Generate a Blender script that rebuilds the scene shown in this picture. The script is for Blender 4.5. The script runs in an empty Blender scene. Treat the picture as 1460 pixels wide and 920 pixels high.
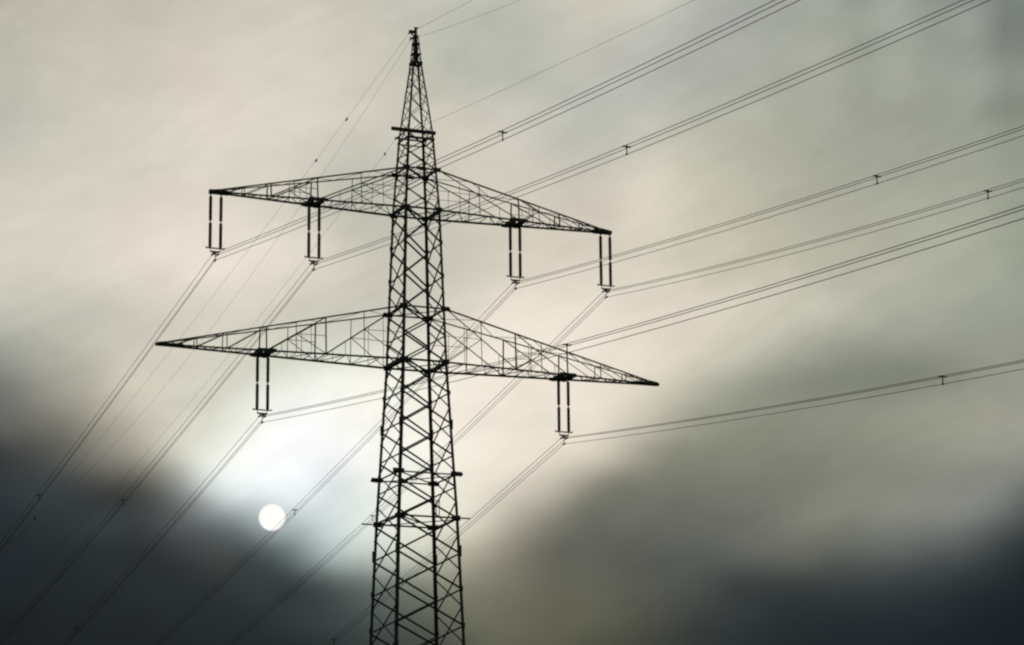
import bpy, bmesh, math, random
from mathutils import Vector, Matrix, noise

random.seed(7)
scene = bpy.context.scene
R = math.radians

# ------------------------------------------------------------------ camera
F_PX, PITCH, ROLL = 4027.5, 0.23169, -0.00973
cam_data = bpy.data.cameras.new("camera")
cam_data.sensor_width = 36.0
cam_data.sensor_fit = 'HORIZONTAL'
cam_data.lens = F_PX / 1460.0 * 36.0
cam_data.clip_start = 0.5
cam_data.clip_end = 20000.0
cam = bpy.data.objects.new("camera", cam_data)
scene.collection.objects.link(cam)
cam.matrix_world = (Matrix.Translation((0, 0, 2.23)) @ Matrix.Rotation(math.pi / 2 + PITCH, 4, 'X')
                    @ Matrix.Rotation(ROLL, 4, 'Z'))
scene.camera = cam

# ------------------------------------------------------------------ exposure
scene.view_settings.view_transform = 'Standard'
scene.view_settings.look = 'None'
scene.view_settings.exposure = 0.0
scene.view_settings.gamma = 1.0
scene.view_settings.use_curve_mapping = False
scene.cycles.use_denoising = False
scene.cycles.filter_width = 2.3
scene.cycles.sample_clamp_direct = 4.0
scene.cycles.sample_clamp_indirect = 1.0
scene.cycles.max_bounces = 4

# ------------------------------------------------------------------ sky
SUN_AZ, SUN_EL = R(-4.946), R(9.339)
SUN_DIR = Vector((math.sin(SUN_AZ) * math.cos(SUN_EL), math.cos(SUN_AZ) * math.cos(SUN_EL), math.sin(SUN_EL)))
world = bpy.data.worlds.new("World")
scene.world = world
world.use_nodes = True
nt = world.node_tree
nt.nodes.clear()
L = nt.links


def N(kind, **kw):
    n = nt.nodes.new(kind)
    for k, v in kw.items():
        setattr(n, k, v)
    return n


def put(sock, v):
    if isinstance(v, bpy.types.NodeSocket):
        L.new(v, sock)
    else:
        sock.default_value = v


def M(op, a, b=None, c=None, clamp=False):
    n = N('ShaderNodeMath', operation=op, use_clamp=clamp)
    put(n.inputs[0], a)
    if b is not None:
        put(n.inputs[1], b)
    if c is not None:
        put(n.inputs[2], c)
    return n.outputs[0]


def V(op, a, b=None, scale=None):
    n = N('ShaderNodeVectorMath', operation=op)
    put(n.inputs[0], a)
    if b is not None:
        put(n.inputs[1], b)
    if scale is not None:
        put(n.inputs['Scale'], scale)
    return n.outputs['Value'] if op in ('DOT_PRODUCT', 'LENGTH') else n.outputs[0]


def mixc(fac, a, b, blend='MIX'):
    n = N('ShaderNodeMix', data_type='RGBA', blend_type=blend)
    put(n.inputs[0], fac)
    put(n.inputs[6], a)
    put(n.inputs[7], b)
    return n.outputs[2]


def smooth(x, lo, hi):
    n = N('ShaderNodeMapRange', interpolation_type='SMOOTHSTEP')
    put(n.inputs[0], x)
    n.inputs[1].default_value = lo
    n.inputs[2].default_value = hi
    return n.outputs[0]


def lin(c):
    o = []
    for v in c:
        v = max(0.0, v) / 255.0
        o.append(v / 12.92 if v <= 0.04045 else ((v + 0.055) / 1.055) ** 2.4)
    return o


tc = N('ShaderNodeTexCoord')
d = V('NORMALIZE', tc.outputs['Generated'])
# slow turbulence that pushes the cloud banks about, so that their edges are ragged
def fbm(scale, detail, seed, rough=0.5):
    mp = N('ShaderNodeMapping')
    L.new(d, mp.inputs[0])
    mp.inputs['Location'].default_value = (seed * 3.1, seed * 1.7, seed)
    mp.inputs['Scale'].default_value = (1.0, 1.0, 1.7)
    mp.inputs['Rotation'].default_value = (0.0, R(22), 0.0)
    n = N('ShaderNodeTexNoise')
    L.new(mp.outputs[0], n.inputs['Vector'])
    n.inputs['Scale'].default_value = scale
    n.inputs['Detail'].default_value = detail
    n.inputs['Roughness'].default_value = rough
    return n


warp = fbm(14.0, 3.0, 2.0)
wv = N('ShaderNodeSeparateXYZ')
L.new(V('SUBTRACT', warp.outputs['Color'], (0.5, 0.5, 0.5)), wv.inputs[0])
sep = N('ShaderNodeSeparateXYZ')
L.new(d, sep.inputs[0])
az = M('MULTIPLY', M('ARCTAN2', sep.outputs[0], sep.outputs[1]), 180 / math.pi)
el = M('MULTIPLY', M('ARCSINE', sep.outputs[2]), 180 / math.pi)
WARP = 0.55
azw = M('ADD', az, M('MULTIPLY', wv.outputs[0], WARP))
elw = M('ADD', el, M('MULTIPLY', wv.outputs[1], WARP))

# brightness and colour of the overcast by elevation band (rows) and azimuth (columns), sRGB
CLOUD = [
 [(175,172,159),(199,195,181),(196,191,178),(186,181,169),(197,191,178),(197,192,179),(198,193,180),(208,203,190),(216,212,198),(193,190,177),(189,186,174),(192,190,178),(195,194,182),(184,185,173),(190,191,179),(199,197,184),(211,206,192),(205,201,187),(217,215,201),(195,196,185),(174,177,170),(167,171,163),(166,170,160),(170,174,164),(113,116,110),(179,185,175),(127,132,126),(124,130,125),(122,129,125)],
 [(197,194,179),(197,193,178),(197,192,178),(200,194,180),(190,184,171),(208,201,188),(220,213,200),(200,195,183),(198,194,182),(203,199,186),(198,194,181),(190,188,175),(184,185,172),(198,200,188),(179,182,171),(185,185,174),(195,192,180),(200,198,187),(191,192,183),(178,180,171),(173,176,169),(171,174,165),(158,161,150),(164,168,156),(169,173,161),(174,179,167),(137,142,133),(163,170,160),(106,112,107)],
 [(185,183,168),(198,194,179),(207,202,186),(198,192,178),(212,205,190),(222,214,200),(207,200,188),(212,206,193),(216,211,198),(210,205,192),(205,200,186),(192,190,177),(187,188,175),(181,184,172),(183,186,175),(184,185,174),(195,194,183),(179,179,171),(178,180,174),(168,171,164),(174,176,168),(171,174,163),(167,170,156),(176,180,165),(143,147,135),(166,170,157),(146,149,139),(153,159,149),(113,119,112)],
 [(188,188,175),(205,202,188),(199,195,180),(197,192,178),(213,206,192),(212,205,192),(208,201,188),(222,215,202),(222,216,203),(210,204,191),(200,195,183),(206,202,188),(198,196,182),(194,192,180),(201,199,188),(195,195,184),(185,186,176),(184,185,176),(183,184,175),(173,175,164),(169,171,160),(166,168,156),(162,164,151),(166,170,155),(150,154,141),(169,173,159),(151,155,144),(162,167,156),(144,151,140)],
 [(176,177,166),(190,188,175),(203,199,185),(212,206,192),(217,211,196),(223,216,201),(234,226,211),(228,221,207),(222,215,202),(215,209,196),(222,217,204),(204,199,186),(216,210,195),(213,206,193),(214,208,196),(194,192,182),(185,186,177),(191,191,180),(204,202,188),(187,186,171),(182,182,167),(189,190,174),(180,182,167),(171,174,159),(154,158,144),(156,160,146),(152,156,143),(159,164,151),(122,126,116)],
 [(194,192,179),(210,206,192),(214,209,195),(208,202,188),(220,213,199),(224,217,203),(218,212,198),(221,215,201),(221,215,201),(214,211,198),(191,189,177),(205,201,188),(216,209,195),(212,205,191),(210,204,191),(202,197,185),(191,188,176),(208,204,190),(215,209,194),(204,201,183),(200,198,180),(191,190,174),(169,170,155),(164,166,152),(159,162,148),(160,164,149),(153,157,143),(156,160,146),(145,151,137)],
 [(209,204,189),(204,199,185),(208,202,188),(212,205,192),(215,208,194),(212,205,191),(222,215,201),(212,207,193),(210,206,192),(183,182,169),(179,180,168),(192,190,177),(205,200,186),(211,205,191),(212,206,192),(209,202,188),(203,196,182),(208,200,185),(239,230,213),(215,209,189),(193,189,171),(182,180,163),(179,179,163),(167,168,153),(163,165,150),(158,160,146),(164,167,152),(155,159,144),(150,154,140)],
 [(210,204,189),(217,210,196),(212,206,193),(209,202,189),(222,214,200),(217,209,196),(229,221,207),(222,215,201),(215,209,195),(214,210,196),(198,197,183),(201,199,185),(208,205,190),(200,196,182),(206,200,185),(206,199,184),(211,203,188),(215,207,191),(231,223,205),(217,211,191),(207,201,182),(193,189,171),(173,172,156),(178,177,161),(173,174,158),(177,178,162),(166,168,152),(167,170,154),(149,154,139)],
 [(216,210,196),(215,209,196),(211,205,192),(223,215,202),(230,221,208),(243,233,219),(233,224,210),(239,230,215),(227,219,205),(230,224,209),(209,205,190),(210,207,192),(194,192,178),(195,191,177),(216,209,194),(222,214,198),(228,219,203),(228,220,204),(231,223,206),(201,195,177),(203,197,178),(199,194,175),(189,186,167),(181,180,162),(171,171,154),(169,170,154),(173,175,158),(167,171,154),(158,164,147)],
 [(212,208,194),(201,198,185),(200,197,184),(217,212,199),(214,207,195),(208,201,188),(221,214,200),(224,217,202),(229,223,208),(213,209,195),(193,190,177),(201,198,185),(199,196,182),(223,217,202),(241,232,216),(234,225,209),(229,221,205),(213,205,190),(214,207,191),(229,221,204),(221,213,197),(209,203,186),(215,211,193),(176,175,160),(183,183,168),(186,187,171),(170,173,158),(166,170,155),(150,155,141)],
 [(192,192,179),(189,189,176),(208,207,193),(191,188,176),(197,192,179),(208,203,189),(210,205,190),(216,212,197),(199,197,182),(201,200,187),(200,199,186),(206,203,190),(221,216,202),(229,222,207),(239,230,215),(239,231,215),(235,227,211),(226,218,202),(234,224,208),(226,217,201),(220,213,196),(212,207,190),(189,187,170),(209,209,191),(176,178,162),(171,174,159),(158,162,147),(154,159,144),(162,167,153)],
 [(158,159,150),(172,172,160),(172,171,157),(208,204,189),(216,210,196),(218,213,198),(220,216,201),(200,200,185),(209,210,195),(212,213,199),(219,219,206),(230,228,214),(247,242,227),(249,241,226),(245,236,221),(246,237,221),(242,234,219),(251,241,224),(234,225,209),(217,208,192),(206,202,185),(179,179,162),(172,174,159),(140,143,131),(140,143,130),(145,149,136),(148,152,139),(155,159,145),(151,154,141)],
 [(97,99,95),(141,141,132),(167,165,151),(207,199,184),(216,209,193),(215,213,197),(212,211,196),(212,214,201),(228,231,218),(251,252,241),(249,248,237),(262,259,245),(251,247,233),(230,222,208),(249,239,223),(240,231,216),(247,238,222),(232,224,208),(229,220,202),(181,179,162),(158,161,145),(135,139,125),(120,123,111),(120,123,113),(124,128,117),(120,124,112),(130,133,121),(148,151,137),(154,157,143)],
 [(102,102,100),(116,115,106),(139,137,124),(161,155,142),(208,200,185),(219,215,200),(207,209,194),(239,242,231),(275,275,270),(251,251,245),(246,245,236),(244,242,230),(232,226,213),(245,237,222),(237,229,213),(226,218,203),(231,222,207),(223,214,198),(195,190,173),(157,157,141),(147,150,134),(138,142,126),(140,144,129),(142,146,131),(147,151,135),(150,152,138),(163,164,149),(166,166,151),(159,160,146)],
 [(48,52,53),(67,70,69),(92,93,87),(151,148,136),(172,167,152),(229,229,212),(232,234,222),(264,265,260),(275,275,274),(274,275,270),(251,251,244),(242,241,231),(260,257,243),(246,238,223),(242,233,217),(220,211,196),(229,220,203),(180,174,158),(132,132,118),(127,130,115),(140,144,127),(132,136,120),(125,128,115),(135,138,123),(146,149,133),(158,160,145),(152,154,139),(154,156,142),(149,150,138)],
 [(46,53,57),(57,65,68),(59,65,67),(31,34,34),(46,47,46),(108,111,108),(253,263,262),(236,243,244),(260,266,268),(197,210,211),(230,235,229),(242,242,231),(230,228,214),(233,226,210),(208,200,185),(207,200,183),(130,128,115),(110,112,100),(117,120,108),(111,113,102),(119,121,110),(120,123,111),(117,120,109),(127,130,117),(126,129,116),(125,127,116),(130,132,123),(131,133,126),(128,131,125)],
 [(35,41,44),(47,54,58),(50,57,60),(60,68,71),(59,64,66),(91,96,97),(82,90,92),(128,143,146),(164,175,176),(218,229,227),(235,240,234),(229,229,215),(232,230,214),(222,214,198),(176,170,155),(127,124,113),(96,99,90),(113,116,106),(103,105,97),(106,108,101),(109,111,104),(110,112,103),(135,137,123),(133,135,121),(137,139,127),(141,143,133),(135,137,130),(130,133,129),(74,79,79)],
 [(36,43,48),(34,40,44),(35,41,43),(42,49,52),(29,33,35),(50,53,54),(72,76,75),(37,40,40),(103,118,119),(204,223,220),(205,214,207),(223,227,210),(205,203,186),(176,169,152),(129,125,112),(90,89,80),(91,93,87),(83,86,79),(92,95,89),(96,99,93),(99,102,96),(106,108,101),(103,105,96),(88,92,86),(115,119,114),(96,100,97),(104,109,107),(64,70,70),(44,50,53)],
 [(31,38,42),(33,40,44),(35,42,46),(33,39,42),(43,50,54),(36,42,44),(38,44,45),(62,71,72),(25,29,29),(49,57,56),(99,109,104),(112,118,108),(119,121,107),(133,131,114),(120,118,103),(100,99,87),(99,100,89),(96,98,89),(90,93,87),(77,81,78),(48,52,52),(51,56,56),(52,58,58),(61,67,67),(55,62,63),(59,66,68),(46,53,56),(41,49,52),(24,31,34)],
 [(26,32,35),(29,34,38),(30,36,40),(31,37,41),(29,34,37),(38,45,48),(40,47,50),(34,40,42),(58,68,71),(64,75,76),(78,88,86),(86,94,86),(100,104,91),(113,113,95),(110,110,94),(98,98,83),(100,101,84),(80,82,70),(71,74,67),(53,57,54),(57,64,65),(42,49,52),(40,48,52),(36,43,46),(40,47,51),(39,47,51),(33,41,45),(28,36,40),(28,36,40)],
 [(26,31,34),(26,31,34),(28,34,37),(28,34,37),(30,35,38),(28,34,36),(33,39,42),(38,46,48),(16,19,19),(33,39,39),(50,58,58),(58,64,61),(69,73,66),(94,96,81),(96,97,80),(95,96,80),(76,78,65),(71,73,64),(58,61,57),(51,57,57),(41,47,50),(34,41,43),(30,37,40),(32,38,42),(32,40,44),(26,33,36),(28,35,39),(26,32,36),(24,30,34)],
]
AZ0, AZ1, EL_TOP, EL_STEP = -10.5, 10.5, 19.72, 0.651
NR = len(CLOUD)
u = M('DIVIDE', M('SUBTRACT', azw, AZ0), AZ1 - AZ0, clamp=True)
# a little more than the bands on either side, clamped so that the overcast carries on
row = M('MINIMUM', M('MAXIMUM', M('DIVIDE', M('SUBTRACT', EL_TOP, elw), EL_STEP), 0.0), float(NR - 1))
S = 0.56
acc, wsum = None, None
for i, cols in enumerate(CLOUD):
    rp = N('ShaderNodeValToRGB')
    cr = rp.color_ramp
    cr.interpolation = 'B_SPLINE'
    n = len(cols)
    while len(cr.elements) < n:
        cr.elements.new(0.5)
    for j in range(n):
        cr.elements[j].position = j / (n - 1)
    for j in range(n):
        cr.elements[j].color = lin(cols[j]) + [1.0]
    L.new(u, rp.inputs[0])
    x = M('SUBTRACT', row, float(i))
    w = M('EXPONENT', M('MULTIPLY', M('MULTIPLY', x, x), -1.0 / (2 * S * S)))
    term = V('SCALE', rp.outputs[0], scale=w)
    acc = term if acc is None else V('ADD', acc, term)
    wsum = w if wsum is None else M('ADD', wsum, w)
bank = V('SCALE', acc, scale=M('DIVIDE', 1.0, wsum))


# fine cloud grain over everything
g1 = fbm(30.0, 6.0, 5.0, 0.55)
g2 = fbm(9.0, 4.0, 9.0, 0.5)
grain = M('ADD', M('MULTIPLY', M('SUBTRACT', g1.outputs[0], 0.5), 0.28), M('MULTIPLY', M('SUBTRACT', g2.outputs[0], 0.5), 0.16))
# drawn-out wisps that climb to the right
cs, sn = math.cos(R(27)), math.sin(R(27))
along = M('ADD', M('MULTIPLY', az, cs), M('MULTIPLY', el, sn))
across = M('SUBTRACT', M('MULTIPLY', el, cs), M('MULTIPLY', az, sn))
cv = N('ShaderNodeCombineXYZ')
put(cv.inputs[0], M('MULTIPLY', along, 0.16))
put(cv.inputs[1], M('MULTIPLY', across, 0.62))
wisp = N('ShaderNodeTexNoise')
L.new(cv.outputs[0], wisp.inputs['Vector'])
wisp.inputs['Scale'].default_value = 1.0
wisp.inputs['Detail'].default_value = 7.0
wisp.inputs['Roughness'].default_value = 0.58
wisp.inputs['Distortion'].default_value = 0.6
grain = M('ADD', grain, M('MULTIPLY', M('SUBTRACT', wisp.outputs[0], 0.5), 0.42))
bank = V('SCALE', bank, scale=M('ADD', 1.0, grain))
# away from the bright breach round the sun the cloud is an even, dull sheet
view0 = Vector((0.0, math.cos(R(13.0)), math.sin(R(13.0))))
away = M('ARCCOSINE', V('DOT_PRODUCT', d, tuple(view0)))
far = smooth(away, R(15), R(50))
dull = V('SCALE', mixc(g2.outputs[0], (0.045, 0.055, 0.06, 1), (0.14, 0.15, 0.15, 1)), scale=1.0)
bank = mixc(far, bank, dull)
# the solar disc, seen as a clean white disc through the veil
disc_angle = M('ARCCOSINE', V('DOT_PRODUCT', d, tuple(SUN_DIR)))
halo = M('EXPONENT', M('MULTIPLY', M('POWER', M('DIVIDE', disc_angle, R(0.5)), 2.0), -1.0))
bank = V('ADD', bank, V('SCALE', (0.10, 0.11, 0.11), scale=halo))
disc = M('SUBTRACT', 1.0, smooth(disc_angle, R(0.235), R(0.292)))
bank = mixc(disc, bank, V('SCALE', (1.0, 0.985, 0.93), scale=M('ADD', 0.9, M('MULTIPLY', g1.outputs[0], 0.22))))
sky = N('ShaderNodeTexSky', sky_type='NISHITA')
sky.sun_disc = False
sky.sun_elevation = SUN_EL
sky.sun_rotation = SUN_AZ
STRENGTH = 0.1
clouds = V('SCALE', bank, scale=1.0 / STRENGTH)
final = mixc(0.9996, sky.outputs[0], clouds)
bg = N('ShaderNodeBackground')
L.new(final, bg.inputs[0])
bg.inputs[1].default_value = STRENGTH
wo = N('ShaderNodeOutputWorld')
L.new(bg.outputs[0], wo.inputs[0])

# ------------------------------------------------------------------ sun (veiled)
sun_data = bpy.data.lights.new("sun", 'SUN')
sun_data.energy = 0.5
sun_data.angle = R(10)
sun_data.color = (1.0, 0.95, 0.86)
sun = bpy.data.objects.new("sun", sun_data)
scene.collection.objects.link(sun)
sun.rotation_euler = SUN_DIR.to_track_quat('Z', 'Y').to_euler()
sun.location = (0, 0, 120)

# ------------------------------------------------------------------ materials
def material(name, base, rough=0.6, metallic=0.0, var=0.35, scale=2.0, spec=0.5):
    m = bpy.data.materials.new(name)
    m.use_nodes = True
    t = m.node_tree
    b = t.nodes['Principled BSDF']
    b.inputs['Roughness'].default_value = rough
    b.inputs['Metallic'].default_value = metallic
    b.inputs['Specular IOR Level'].default_value = spec
    co = t.nodes.new('ShaderNodeTexCoord')
    no = t.nodes.new('ShaderNodeTexNoise')
    no.inputs['Scale'].default_value = scale
    no.inputs['Detail'].default_value = 5
    t.links.new(co.outputs['Object'], no.inputs['Vector'])
    r = t.nodes.new('ShaderNodeValToRGB')
    r.color_ramp.elements[0].position = 0.3
    r.color_ramp.elements[1].position = 0.7
    r.color_ramp.elements[0].color = [c * (1 - var) for c in base] + [1]
    r.color_ramp.elements[1].color = [min(1, c * (1 + var)) for c in base] + [1]
    t.links.new(no.outputs[0], r.inputs[0])
    t.links.new(r.outputs[0], b.inputs['Base Color'])
    return m


MAT = {
    'steel': material('painted_steel', (0.080, 0.086, 0.072), 0.62, 0.0, 0.4, 1.5, 0.3),
    'porcelain': material('brown_porcelain', (0.085, 0.075, 0.068), 0.55, 0.0, 0.2, 3.0),
    'cap': material('galvanised_cap', (0.42, 0.43, 0.42), 0.4, 0.6, 0.15, 8.0),
    'fitting': material('galvanised_fitting', (0.06, 0.06, 0.057), 0.6, 0.2, 0.3, 4.0),
    'aluminium': material('weathered_aluminium', (0.026, 0.026, 0.025), 0.75, 0.0, 0.25, 0.6),
    'concrete': material('footing_concrete', (0.30, 0.29, 0.27), 0.9, 0.0, 0.2, 3.0),
    'field': material('meadow', (0.05, 0.07, 0.03), 0.95, 0.0, 0.4, 0.05, 0.1),
    'grey': material('enclosure_grey', (0.16, 0.16, 0.15), 0.6, 0.0, 0.2, 3.0),
}

# ------------------------------------------------------------------ mesh helpers
def link_mesh(name, bm, mat, parent=None, smooth_shade=False):
    me = bpy.data.meshes.new(name)
    bmesh.ops.recalc_face_normals(bm, faces=bm.faces)
    bm.to_mesh(me)
    bm.free()
    me.materials.append(mat)
    if smooth_shade:
        for p in me.polygons:
            p.use_smooth = True
    o = bpy.data.objects.new(name, me)
    scene.collection.objects.link(o)
    if parent is not None:
        o.parent = parent
    return o


def empty(name, mat_world, label=None, cat=None, group=None, size=1.0):
    o = bpy.data.objects.new(name, None)
    scene.collection.objects.link(o)
    o.matrix_world = mat_world
    o.empty_display_size = size
    if label:
        o['label'] = label
    if cat:
        o['category'] = cat
    if group:
        o['group'] = group
    return o


def frame_of(p0, p1, up=Vector((0, 0, 1))):
    z = (p1 - p0).normalized()
    x = up.cross(z)
    if x.length < 1e-4:
        x = Vector((1, 0, 0)).cross(z)
    x.normalize()
    return x, z.cross(x), z


def profile(bm, p0, p1, pts, up=Vector((0, 0, 1)), s1=1.0):
    """sweep a closed 2-D outline from p0 to p1"""
    p0, p1 = Vector(p0), Vector(p1)
    x, y, z = frame_of(p0, p1, up)
    a = [bm.verts.new(p0 + x * u_ + y * v_) for u_, v_ in pts]
    b = [bm.verts.new(p1 + x * u_ * s1 + y * v_ * s1) for u_, v_ in pts]
    n = len(pts)
    for i in range(n):
        bm.faces.new((a[i], a[(i + 1) % n], b[(i + 1) % n], b[i]))
    bm.faces.new(a[::-1])
    bm.faces.new(b)


def angle_bar(bm, p0, p1, w, up=Vector((0, 0, 1)), flip=(1, 1), s1=1.0):
    """rolled steel angle, legs w wide"""
    t = max(0.012, w * 0.13)
    fx, fy = flip
    pts = [(-w / 2, -w / 2), (w / 2, -w / 2), (w / 2, -w / 2 + t), (-w / 2 + t, -w / 2 + t), (-w / 2 + t, w / 2), (-w / 2, w / 2)]
    pts = [(a * fx, b * fy) for a, b in pts]
    profile(bm, p0, p1, pts, up, s1)


def box_bar(bm, p0, p1, w, h, up=Vector((0, 0, 1)), s1=1.0):
    profile(bm, p0, p1, [(-w / 2, -h / 2), (w / 2, -h / 2), (w / 2, h / 2), (-w / 2, h / 2)], up, s1)


def box(bm, c, sx, sy, sz):
    c = Vector(c)
    box_bar(bm, c - Vector((sx / 2, 0, 0)), c + Vector((sx / 2, 0, 0)), sy, sz)


def rod(bm, p0, p1, r, n=8):
    profile(bm, p0, p1, [(r * math.cos(2 * math.pi * i / n), r * math.sin(2 * math.pi * i / n)) for i in range(n)])


def lathe(bm, origin, prof, n=12):
    rings = []
    for r, z in prof:
        rings.append([bm.verts.new(origin + Vector((r * math.cos(2 * math.pi * i / n), r * math.sin(2 * math.pi * i / n), z))) for i in range(n)])
    for a, b in zip(rings, rings[1:]):
        for i in range(n):
            bm.faces.new((a[i], a[(i + 1) % n], b[(i + 1) % n], b[i]))
    bm.faces.new(rings[0])
    bm.faces.new(rings[-1][::-1])


def tube(bm, pts, r, n=6):
    rings = []
    for i, p in enumerate(pts):
        a = pts[max(i - 1, 0)]
        b = pts[min(i + 1, len(pts) - 1)]
        x, y, _ = frame_of(a, b)
        rings.append([bm.verts.new(p + x * r * math.cos(2 * math.pi * k / n) + y * r * math.sin(2 * math.pi * k / n)) for k in range(n)])
    for a, b in zip(rings, rings[1:]):
        for i in range(n):
            bm.faces.new((a[i], a[(i + 1) % n], b[(i + 1) % n], b[i]))
    bm.faces.new(rings[0][::-1])
    bm.faces.new(rings[-1])


# ------------------------------------------------------------------ the ground (below the picture)
TH = 0.40563
BASE = Vector((196.08 * math.sin(-0.03482), 196.08 * math.cos(-0.03482), 0))


def ground_z(x, y):
    # the far span drops into a valley, the near side stays level
    along = -(x - BASE.x) * math.sin(TH) + (y - BASE.y) * math.cos(TH)
    z = 0.0
    if along > 40:
        t = min(1.0, (along - 40) / 420.0)
        z -= 26 * t * t * (3 - 2 * t)
    r = math.hypot(x, y)
    amp = min(1.0, max(0.0, (math.hypot(x - BASE.x, y - BASE.y) - 20) / 200)) * min(1.0, max(0, (r - 15) / 200))
    return z + amp * 3.0 * noise.noise(Vector((x / 240, y / 240, 3.3)))


bm = bmesh.new()
G = 64
def gcoord(i):
    t = (i / G) * 2 - 1
    return math.copysign(abs(t) ** 2.6, t) * 9000
gv = [[bm.verts.new((gcoord(i), gcoord(j) + 150, ground_z(gcoord(i), gcoord(j) + 150))) for i in range(G + 1)] for j in range(G + 1)]
for j in range(G):
    for i in range(G):
        bm.faces.new((gv[j][i], gv[j][i + 1], gv[j + 1][i + 1], gv[j + 1][i]))
ground = link_mesh('ground', bm, MAT['field'], None, True)
ground['kind'] = 'structure'

# ------------------------------------------------------------------ the tower
# local axes: +x along the cross-arms (away to the right), +y along the line (away from the viewer)
TM = Matrix.Translation(BASE) @ Matrix.Rotation(TH, 4, 'Z')
tower = empty('transmission_tower', TM,
              'dark steel lattice pylon with two long cross-arms and a tapering peak',
              'pylon', size=3)
ZU, ZL = 56.64, 45.42          # bottom chords of the two cross-arms
ZUT, ZLT = 59.65, 49.30        # their top chords at the body
PROFILE = [(0, 3.85), (25.5, 2.58), (34.2, 2.26), (45.42, 1.70), (56.64, 1.35), (62.3, 0.99), (67.9, 0.34), (70.1, 0.15)]


def half(z):
    for (a, b), (c, e) in zip(PROFILE, PROFILE[1:]):
        if z <= c:
            return b + (e - b) * (z - a) / (c - a)
    return PROFILE[-1][1]


def corner(i, z):
    sx, sy = ((-1, -1), (1, -1), (1, 1), (-1, 1))[i]
    b = half(z)
    return Vector((sx * b, sy * b, z))


legs = []
for i in range(4):
    sx, sy = ((-1, -1), (1, -1), (1, 1), (-1, 1))[i]
    bm = bmesh.new()
    widths = [.25, .215, .20, .18, .155, .115, .08, .065]
    for k in range(len(PROFILE) - 1):
        z0, z1 = PROFILE[k][0], PROFILE[k + 1][0]
        # angle section with its heel outwards
        w = widths[k]
        t = w * .13
        p0, p1 = corner(i, z0), corner(i, z1)
        pts = [(0, 0), (-w, 0), (-w, -t), (-t, -t), (-t, -w), (0, -w)]
        a = [bm.verts.new(p0 + Vector((sx * u_, sy * v_, 0))) for u_, v_ in pts]
        b = [bm.verts.new(p1 + Vector((sx * u_, sy * v_, 0))) for u_, v_ in pts]
        for m in range(6):
            bm.faces.new((a[m], a[(m + 1) % 6], b[(m + 1) % 6], b[m]))
        bm.faces.new(a)
        bm.faces.new(b)
    leg = link_mesh('leg', bm, MAT['steel'], tower)
    legs.append(leg)
    bm = bmesh.new()
    lathe(bm, Vector((sx * 3.72, sy * 3.72, -0.6)), [(.62, 0), (.62, .75), (.5, 1.0)], 16)
    link_mesh('concrete_footing', bm, MAT['concrete'], tower)

# lattice of the four faces
NODES = [0.6, 4.2, 8.2, 11.9, 15.3, 18.4, 21.35, 24.1, 26.7, 29.25, 31.75, 34.2, 36.45, 38.7, 40.95, 43.2, 45.42,
         47.36, 49.3, 51.75, 54.2, 56.64, 58.15, 59.65, 61.0, 62.3, 63.75, 65.05, 66.2, 67.15, 67.9]
for f in range(4):
    a, b = f, (f + 1) % 4
    nrm = Vector(((0, -1, 0), (1, 0, 0), (0, 1, 0), (-1, 0, 0))[f])
    bm = bmesh.new()
    # the side faces are staggered by half a panel against the front and back
    mids = [(p + q_) / 2 for p, q_ in zip(NODES, NODES[1:])]
    nodes = [NODES[0]] + mids + [NODES[-1]] if f in (1, 3) else NODES
    if f == 2:
        nodes = [nodes[0]] + [z_ - .19 for z_ in nodes[1:]]
    for k, (z0, z1) in enumerate(zip(nodes, nodes[1:])):
        w = .115 if z0 < 34 else (.105 if z0 < 56 else .072)
        if z0 > 62:
            w = .042
        off = nrm * 0.015
        angle_bar(bm, corner(a, z0) + off, corner(b, z1) + off, w, nrm)
        angle_bar(bm, corner(b, z0) - nrm * w * 0.9, corner(a, z1) - nrm * w * 0.9, w, nrm)
    link_mesh('lattice_bracing', bm, MAT['steel'], tower)

# horizontal rings, heavier at the arms
RINGS = [(11.9, .10, .10), (34.2, .11, .15), (37.3, .09, .10), (ZL, .13, .24), (ZLT, .10, .12), (ZU, .12, .22), (ZUT, .10, .12), (67.9, .07, .2)]
for z, w, h in RINGS:
    bm = bmesh.new()
    for f in range(4):
        nrm = Vector(((0, -1, 0), (1, 0, 0), (0, 1, 0), (-1, 0, 0))[f])
        side = f in (1, 3)
        ww, hh = (w * 1.3, h * 1.15) if side and h > .2 else (w, w)
        if h == .2:
            hh = h
        box_bar(bm, corner(f, z) + nrm * .03, corner((f + 1) % 4, z) + nrm * .03, ww, hh)
    if z > 30 and z < 60:      # plan bracing inside the ring
        angle_bar(bm, corner(0, z), corner(2, z), .07)
        angle_bar(bm, corner(1, z) + Vector((0, 0, -.09)), corner(3, z) + Vector((0, 0, -.09)), .07)
    link_mesh('horizontal_ring', bm, MAT['steel'], tower)

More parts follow.
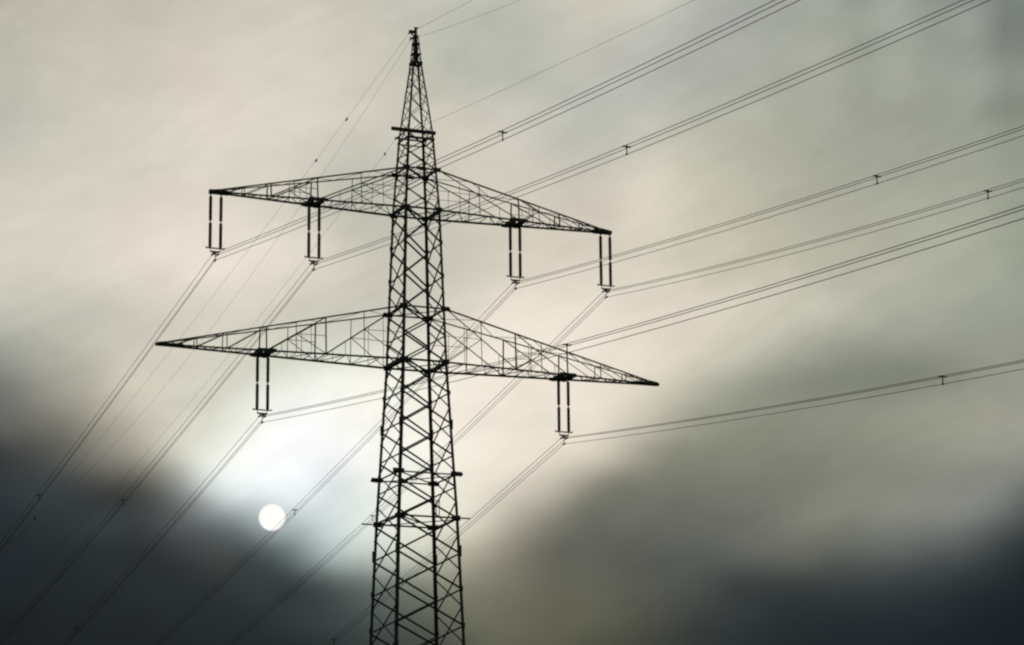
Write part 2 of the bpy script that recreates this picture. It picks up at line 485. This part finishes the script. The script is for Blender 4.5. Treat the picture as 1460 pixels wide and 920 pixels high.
# gusset plates on the legs (children of each leg)
for i in range(4):
    sx, sy = ((-1, -1), (1, -1), (1, 1), (-1, 1))[i]
    for z, lx, hz, outer in [(31.9, .22, .8, .08), (34.2, .66, .38, .12), (37.35, .85, .33, .48), (40.9, .2, .7, .06), (43.2, .16, .3, .05),
                             (ZL, .56, .36, .12), (ZLT, .64, .34, .32), (51.75, .16, .3, .04), (54.2, .16, .3, .04),
                             (ZU, .48, .36, .12), (ZUT, .54, .32, .30), (29.25, .16, .34, .04), (26.7, .16, .34, .04)]:
        bm = bmesh.new()
        c = corner(i, z)
        # plate lying in the arm-side face, running outwards past the leg
        x0 = c.x - sx * (lx - outer)
        x1 = c.x + sx * outer
        y = c.y + sy * .04
        box_bar(bm, Vector((x0, y, z)), Vector((x1, y, z)), .035, hz)
        box_bar(bm, Vector((c.x + sx * .035, c.y - sy * min(lx, .5), z)), Vector((c.x + sx * .035, c.y + sy * .02, z)), .035, hz * .9)
        if outer > .3:
            box_bar(bm, Vector((c.x, y + sy * .1, z - hz * .25)), Vector((x1, y + sy * .1, z - hz * .05)), .18, hz * .45)
        link_mesh('gusset_plate', bm, MAT['steel'], legs[i])

# plates where the face bracing meets the middle of the upper ring
for sy in (-1, 1):
    bm = bmesh.new()
    b = half(ZUT)
    box_bar(bm, Vector((-.32, sy * (b + .08), ZUT - .02)), Vector((.32, sy * (b + .08), ZUT - .02)), .05, .26)
    link_mesh('middle_gusset', bm, MAT['steel'], tower)

# outriggers just past the legs at the lower ring
bm = bmesh.new()
b = half(34.2)
box_bar(bm, Vector((-b - 0.95, b + .1, 34.2)), Vector((b + .1, b + .1, 34.2)), .09, .09)
link_mesh('outrigger_bar', bm, MAT['steel'], tower)
bm = bmesh.new()
box_bar(bm, Vector((-b - .1, -b - .1, 34.2)), Vector((b + 0.85, -b - .1, 34.2)), .09, .09)
link_mesh('outrigger_bar', bm, MAT['steel'], tower)
bm = bmesh.new()
for xx in (.55, .78):
    box_bar(bm, Vector((xx, -b - .1, 34.25)), Vector((xx, -b - .1, 35.35)), .05, .05, Vector((0, 1, 0)))
box_bar(bm, Vector((.52, -b - .1, 35.37)), Vector((.81, -b - .1, 35.37)), .05, .05)
link_mesh('sign_holder', bm, MAT['steel'], tower)

# peak: cap, stub post and the two earth-wire brackets
bm = bmesh.new()
box_bar(bm, Vector((0, 0, 67.9)), Vector((0, 0, 70.66)), .15, .15, Vector((0, 1, 0)))
for zz in (68.6, 69.4):
    box(bm, (0, 0, zz), half(zz) * 2 + .1, half(zz) * 2 + .1, .06)
for sx in (-1, 1):
    for sy in (-1, 1):
        angle_bar(bm, Vector((sx * .3, sy * .3, 68.0)), Vector((-sx * .14, sy * .2, 69.1)), .06)
        angle_bar(bm, Vector((sx * .22, sy * .25, 69.0)), Vector((-sx * .1, sy * .12, 70.0)), .06)
peak = link_mesh('peak', bm, MAT['steel'], tower)
bm = bmesh.new()
box_bar(bm, Vector((.08, 0, 70.32)), Vector((-.52, 0, 70.32)), .14, .2)
box_bar(bm, Vector((.02, 0, 69.9)), Vector((-.48, 0, 70.28)), .08, .08)
link_mesh('earth_wire_bracket', bm, MAT['steel'], peak)
bm = bmesh.new()
box_bar(bm, Vector((.08, 0, 69.83)), Vector((-.42, 0, 69.83)), .12, .12)
link_mesh('earth_wire_bracket', bm, MAT['steel'], peak)
bm = bmesh.new()
box(bm, (.05, 0, 70.66), .34, .16, .05)
link_mesh('peak_cap', bm, MAT['steel'], peak)

# platform below the peak
bm = bmesh.new()
zp = 62.42
b = half(zp) + .12
box_bar(bm, Vector((-2.3, -b, zp)), Vector((b - .02, -b, zp)), .18, .24)
box_bar(bm, Vector((-b - .1, b, zp)), Vector((b + .1, b, zp)), .10, .10)
for sx in (-1, 1):
    box_bar(bm, Vector((sx * b, -b, zp)), Vector((sx * b, b, zp)), .07, .08)
plat = link_mesh('platform', bm, MAT['steel'], tower)
bm = bmesh.new()
zq = zp - .46
b2 = half(zq) + .02
for (p, q_) in (((-b2, -b2), (b2, -b2)), ((-b2, b2), (b2, b2)), ((-b2, -b2), (-b2, b2)), ((b2, -b2), (b2, b2))):
    box_bar(bm, Vector((*p, zq)), Vector((*q_, zq)),   .08, .17 if p[1] < 0 and q_[1] < 0 else .07)
link_mesh('lower_rail', bm, MAT['steel'], plat)


# ------------------------------------------------------------------ cross-arms
def crossarm(side, zb, zt, tip, hang, stations, label):
    """side -1 left / +1 right; half span tip; insulators under hang (list)"""
    root = empty('crossarm', Matrix.Identity(4))
    root.parent = tower
    root['label'] = label
    b0, bt0 = half(zb), half(zt)
    s0 = half(zb)
    tipw = .13

    def bot(s, n):
        t = (s - s0) / (tip - s0)
        return Vector((side * s, n * (b0 + (tipw - b0) * t), zb))

    def top(s, n):
        st = half(zt)
        t = (s - st) / (tip - .9 - st)
        t = max(0, min(1, t))
        zend = zb + .22
        return Vector((side * s, n * (bt0 + (tipw - bt0) * t), zt + (zend - zt) * t))
    tip_in = tip - .9
    for n in (-1, 1):
        bm = bmesh.new()
        angle_bar(bm, bot(s0, n), bot(tip, n), .14, flip=(n * side, 1), s1=.85)
        link_mesh('bottom_chord', bm, MAT['steel'], root)
        bm = bmesh.new()
        angle_bar(bm, top(half(zt), n), top(tip_in, n), .098, flip=(n * side, -1), s1=.85)
        angle_bar(bm, top(tip_in, n), Vector((side * (tip - .1), n * tipw, zb + .1)), .09)
        link_mesh('top_chord', bm, MAT['steel'], root)
    # side faces: posts, main diagonals and thin redundant members, each a bar of its own
    YUP = Vector((0, 1, 0))

    def member(name, p, q_, w, up=Vector((0, 0, 1))):
        bm_ = bmesh.new()
        angle_bar(bm_, p, q_, w, up)
        link_mesh(name, bm_, MAT['steel'], root)
    for n in (-1, 1):
        st = [s0] + stations
        for k in range(len(st) - 1):
            sa, sb = st[k], st[k + 1]
            big = (sb - sa) > 3.2
            ta = top(max(sa, half(zt)), n)
            if sb < tip_in:
                member('post', bot(sb, n), top(sb, n), .08 if big else .055, YUP)
            tb = bot(sb, n)
            member('diagonal', ta, tb, .078 if big else .05, YUP)
            if big:
                mid = (ta + tb) / 2
                sm = (sa + sb) / 2
                member('secondary_bar', bot(sm, n), top(sm, n), .042, YUP)
                member('diagonal', mid, bot(sa if k else s0, n), .055, YUP)
                member('secondary_bar', mid, Vector((ta.x, ta.y, mid.z)), .034)
                q3 = ta.lerp(tb, .75)
                member('secondary_bar', q3, bot(sb - (sb - sa) * .25, n), .034, YUP)
                q1 = ta.lerp(tb, .25)
                member('secondary_bar', q1, Vector((bot(sa + (sb - sa) * .25, n))), .034, YUP)
    # plan bracing of the bottom and the top
    for fn, w, step in ((bot, .055, 1.35), (top, .032, 2.4)):
        bm = bmesh.new()
        s, n = s0 + .1, 1
        end = tip - .6 if fn is bot else tip_in - .6
        while s < end:
            sb = min(end, s + step * (.55 + .45 * (1 - (s - s0) / (tip - s0))))
            angle_bar(bm, fn(s, n) + Vector((0, 0, .03)), fn(sb, -n) + Vector((0, 0, .03)), w)
            if fn is bot:
                angle_bar(bm, fn(sb, n) + Vector((0, 0, .05)), fn(sb, -n) + Vector((0, 0, .05)), w * .8)
            s, n = sb, -n
        link_mesh('bottom_lacing' if fn is bot else 'top_lacing', bm, MAT['steel'], root)
    # hanger beams under the insulators
    for h in hang:
        bm = bmesh.new()
        if h < tip - 1.5:
            for ds in (-.37, .37):
                p, q_ = bot(h + ds, -1), bot(h + ds, 1)
                box_bar(bm, p + Vector((0, -.06, -.02)), q_ + Vector((0, .06, -.02)), .2, .3)
            for n in (-1, 1):
                box_bar(bm, bot(h - .68, n) + Vector((0, n * .09, .0)), bot(h + .68, n) + Vector((0, n * .09, .0)), .05, .26)
            box(bm, (side * h, 0, zb - .08), .9, .3, .16)
        link_mesh('hanger_beam', bm, MAT['steel'], root) if len(bm.verts) else bm.free()
    bm = bmesh.new()
    if tip < 17:
        box_bar(bm, Vector((side * (tip - 1.35), 0, zb + .0)), Vector((side * (tip + .08), 0, zb + .0)), .34, .27)
    else:
        box_bar(bm, Vector((side * (tip - 1.9), 0, zb + .03)), Vector((side * tip, 0, zb + .0)), .42, .24, s1=.75)
    link_mesh('tip_plate', bm, MAT['steel'], root)
    return root


LT, IU, IL = 14.99, 7.74, 11.43
crossarm(-1, ZU, ZUT, 15.40, [IU, LT], [IU, 11.1, 13.0, 14.3], 'left half of the upper cross-arm with two insulator pairs below')
crossarm(1, ZU, ZUT, 15.40, [IU, LT], [IU, 11.1, 13.0, 14.3], 'right half of the upper cross-arm with two insulator pairs below')
crossarm(-1, ZL, ZLT, 19.12, [IL], [7.2, IL, 14.2, 16.3, 17.9], 'left half of the longer lower cross-arm with a bare pointed tip')
crossarm(1, ZL, ZLT, 19.12, [IL], [7.2, IL, 14.2, 16.3, 17.9], 'right half of the longer lower cross-arm with a bare pointed tip')

# ------------------------------------------------------------------ insulators
H = 4.645
ROD_LEN = 3.82


def insulator_meshes():
    out = {}
    bm = bmesh.new()
    prof = []
    for unit in (0, 1):
        z_hi = -.30 - unit * 1.925
        prof += [(.045, z_hi + .0)]
        nshed = 19
        for k in range(nshed):
            z = z_hi - .06 - k * (1.72 / nshed)
            prof += [(.095, z), (.135, z - .035), (.098, z - .05)]
        prof += [(.045, z_hi - 1.83)]
        lathe(bm, Vector((0, 0, 0)), prof, 12)
        prof = []
    me = bpy.data.meshes.new('insulator_rod')
    bmesh.ops.recalc_face_normals(bm, faces=bm.faces)
    bm.to_mesh(me); bm.free()
    me.materials.append(MAT['porcelain'])
    out['rod'] = me
    bm = bmesh.new()
    lathe(bm, Vector((0, 0, -2.19)), [(.035, .1), (.035, .03), (.06, .02), (.06, -.02), (.035, -.03), (.035, -.1)], 8)
    me = bpy.data.meshes.new('metal_link')
    bm.to_mesh(me); bm.free()
    me.materials.append(MAT['cap'])
    out['cap'] = me
    return out


IM = insulator_meshes()


def local_world(x, y, z):
    return TM @ Matrix.Translation((x, y, z))


def insulator(x, z, label):
    root = empty('suspension_insulator', local_world(x, 0, z), label, 'insulator', 'insulator pairs hanging from the cross-arms')
    for sx in (-.38, .38):
        o = bpy.data.objects.new('insulator_rod', IM['rod'])
        scene.collection.objects.link(o)
        o.parent = root
        o.location = (sx, 0, 0)
        c = bpy.data.objects.new('metal_link', IM['cap'])
        scene.collection.objects.link(c)
        c.parent = o
        bm = bmesh.new()
        rod(bm, Vector((sx, 0, -.02)), Vector((sx, 0, -.32)), .04)
        box(bm, (sx, 0, -.14), .13, .05, .16)
        link_mesh('shackle', bm, MAT['fitting'], root)
    bm = bmesh.new()
    zy = -4.12
    box_bar(bm, Vector((-.66, 0, zy + .06)), Vector((.66, 0, zy + .06)), .07, .08)   # horn bar
    for sx in (-1, 1):
        box_bar(bm, Vector((sx * .64, 0, zy + .05)), Vector((sx * .70, 0, zy + .15)), .05, .05)
        rod(bm, Vector((sx * .38, 0, zy + .16)), Vector((sx * .33, 0, zy - .20)), .028)
    link_mesh('arcing_horn', bm, MAT['fitting'], root)
    bm = bmesh.new()
    t = .03
    pts = [(-.38, zy - .14), (.38, zy - .14), (.36, zy - .22), (.10, zy - .29), (-.10, zy - .29), (-.36, zy - .22)]
    a = [bm.verts.new((x_, -t, z_)) for x_, z_ in pts]
    b_ = [bm.verts.new((x_, t, z_)) for x_, z_ in pts]
    for k in range(6):
        bm.faces.new((a[k], a[(k + 1) % 6], b_[(k + 1) % 6], b_[k]))
    bm.faces.new(a)
    bm.faces.new(b_[::-1])
    link_mesh('yoke_plate', bm, MAT['fitting'], root)
    bm = bmesh.new()
    rod(bm, Vector((0, 0, zy - .2)), Vector((0, 0, -H + .06)), .035)
    box_bar(bm, Vector((-.24, 0, -H + .15)), Vector((.24, 0, -H + .15)), .05, .08)
    link_mesh('clamp_frame', bm, MAT['fitting'], root)
    for (ox, oz) in BUNDLE:
        bm = bmesh.new()
        box_bar(bm, Vector((ox, -.22, -H + oz - .01)), Vector((ox, .22, -H + oz - .01)), .075, .10)
        rod(bm, Vector((ox, 0, -H + oz)), Vector((ox * .9, 0, -H + .16)), .025)
        link_mesh('wire_clamp', bm, MAT['fitting'], root)
    return root


BW = .195
BUNDLE = [(-BW, .14), (BW, .14), (0, -.29)]
HANG = {
    'A': (-LT, ZU, 'insulator pair hanging from the far left tip of the upper cross-arm'),
    'B': (-IU, ZU, 'insulator pair hanging midway along the left half of the upper cross-arm'),
    'C': (IU, ZU, 'insulator pair hanging midway along the right half of the upper cross-arm'),
    'D': (LT, ZU, 'insulator pair hanging from the far right tip of the upper cross-arm'),
    'E': (-IL, ZL, 'insulator pair under the left half of the lower cross-arm, above the sun'),
    'F': (IL, ZL, 'insulator pair under the right half of the lower cross-arm'),
}
for k, (x, z, lab) in HANG.items():
    insulator(x, z, lab)
HOFF = 0.0

# ------------------------------------------------------------------ conductors
def wire_points(x, z, kR, cR, kL, cL, reach_r=330, reach_l=330, lin_r=1e9, lin_l=1e9):
    """local points from the near side (y < 0) through the tower to the far side"""
    def drop(t, k, c, tl):
        if t <= tl:
            return -k * t + c * t * t
        return -k * tl + c * tl * tl + (-k + 2 * c * tl) * (t - tl)
    ts = []
    t = 0.0
    while t < max(reach_l, reach_r):
        ts.append(t)
        t += .25 if t < 1 else (1.5 if t < 12 else 5.0)
    pts = []
    for t in reversed([q_ for q_ in ts if 0 < q_ <= reach_r]):
        pts.append(Vector((x, -t, z + drop(t, kR, cR, lin_r))))
    pts.append(Vector((x, 0, z)))
    for t in [q_ for q_ in ts if 0 < q_ <= reach_l]:
        pts.append(Vector((x, t, z + drop(t, kL, cL, lin_l))))
    return pts


def place(pt, x=0.0, z=0.0):
    return pt


SAG = {  # near span slope, curvature, far span slope, curvature
    'A': (.12693, .000256, .19053, .000183),
    'B': (.12865, .000289, .19552, .000286),
    'C': (.12937, .000296, .19093, .000202),
    'D': (.1410, .00048, .1960, .000255),
    'E': (.12948, .000298, .1945, .00030),
    'F': (.1274, .000272, .1860, .00012),
}
BL = {
    'A': 'three wires tied as one bundle, clamped under the far left insulators of the upper cross-arm',
    'B': 'bundle of three wires clamped under the insulators midway along the upper left arm',
    'C': 'bundle of three wires clamped under the insulators midway along the upper right arm',
    'D': 'bundle of three wires clamped under the insulators at the far right upper tip',
    'E': 'bundle of three wires passing behind the mast from the lower left insulators',
    'F': 'lowest bundle of three wires at the right, clamped under the lower right insulators',
}
T_NEAR, T_FAR = 51.2, 49.3
for k, (x, z, _) in HANG.items():
    kr, c_r, kl, c_l = SAG[k]
    z0 = z - HOFF - H
    root = empty('conductor_bundle', local_world(x, 0, z0), BL[k], 'power line', 'bundles of wires carried by the insulators')
    for (ox, oz) in BUNDLE:
        bm = bmesh.new()
        tube(bm, wire_points(ox, oz, kr, c_r, kl, c_l, 300, 300), .0178, 6)
        link_mesh('cable', bm, MAT['aluminium'], root, True)
    for sg, t, kk, cc in ((-1, T_NEAR, kr, c_r), (1, T_FAR, kl, c_l), (-1, T_NEAR + 62, kr, c_r), (1, T_FAR + 60, kl, c_l)):
        zc = -kk * t + cc * t * t
        bm = bmesh.new()
        c0 = Vector((0, sg * t, zc))
        cen = c0 + Vector((0, 0, .04))
        top_bar = c0 + Vector((0, 0, BUNDLE[0][1]))
        cen = top_bar
        for (ox, oz) in BUNDLE:
            e = c0 + Vector((ox, 0, oz))
            box_bar(bm, cen, e, .055, .04)
            dirv = Vector((0, 1, (-kk + 2 * cc * t) * sg))
            dirv.normalize()
            rod(bm, e - dirv * .09, e + dirv * .09, .045)
        rod(bm, cen - Vector((0, .04, 0)), cen + Vector((0, .04, 0)), .07)
        link_mesh('spacer', bm, MAT['fitting'], root)

# ------------------------------------------------------------------ earth wires
def earth_wire(name, x, y, z, kr, c_r, kl, c_l, r, label, lin_r, lin_l, markers, cat):
    root = empty(name, local_world(x, y, z), label, cat)
    bm = bmesh.new()
    tube(bm, wire_points(0, 0, kr, c_r, kl, c_l, 260, 300, lin_r, lin_l), r, 6)
    link_mesh('cable', bm, MAT['aluminium'], root, True)
    bm = bmesh.new()
    box_bar(bm, Vector((0, -.16, .0)), Vector((0, .16, .0)), .07, .09)
    rod(bm, Vector((0, 0, 0)), Vector((0, 0, .12)), .035)
    link_mesh('wire_clamp', bm, MAT['fitting'], root)
    for t, s in markers:
        zc = -kl * t + c_l * t * t
        sl = -kl + 2 * c_l * t
        dv = Vector((0, 1, sl)).normalized()
        c0 = Vector((0, t, zc))
        bm = bmesh.new()
        rod(bm, c0 - dv * .2 * s - Vector((0, 0, .09)), c0 + dv * .2 * s - Vector((0, 0, .09)), .022)
        rod(bm, c0 - dv * .19 * s - Vector((0, 0, .09)), c0 - dv * .05 * s - Vector((0, 0, .09)), .085 * s)
        rod(bm, c0 + dv * .05 * s - Vector((0, 0, .09)), c0 + dv * .19 * s - Vector((0, 0, .09)), .085 * s)
        box(bm, c0 - Vector((0, 0, .03)), .06, .1, .14)
        link_mesh('vibration_damper', bm, MAT['fitting'], root)
    return root


earth_wire('earth_wire', -.50, 0, 70.20, .12641, .000173, .19749, .000273, .0095,
           'upper thin single wire from the peak, with small dark dampers along its left side', 120, 190,
           [(13.4, .8), (20.5, .8), (111, 1.1)], 'earth wire')
earth_wire('earth_wire', -.40, 0, 69.72, .20421, .000994, .27696, .000997, .0088,
           'lower of the two thin single wires clamped to the peak', 90, 122, [], 'earth wire')
earth_wire('platform_cable', -1.90, -.9, 61.75, .11952, .000146, .2190, .00056, .0088,
           'thin single cable clamped to the platform end below the peak', 200, 200, [(2.2, .6)], 'cable')
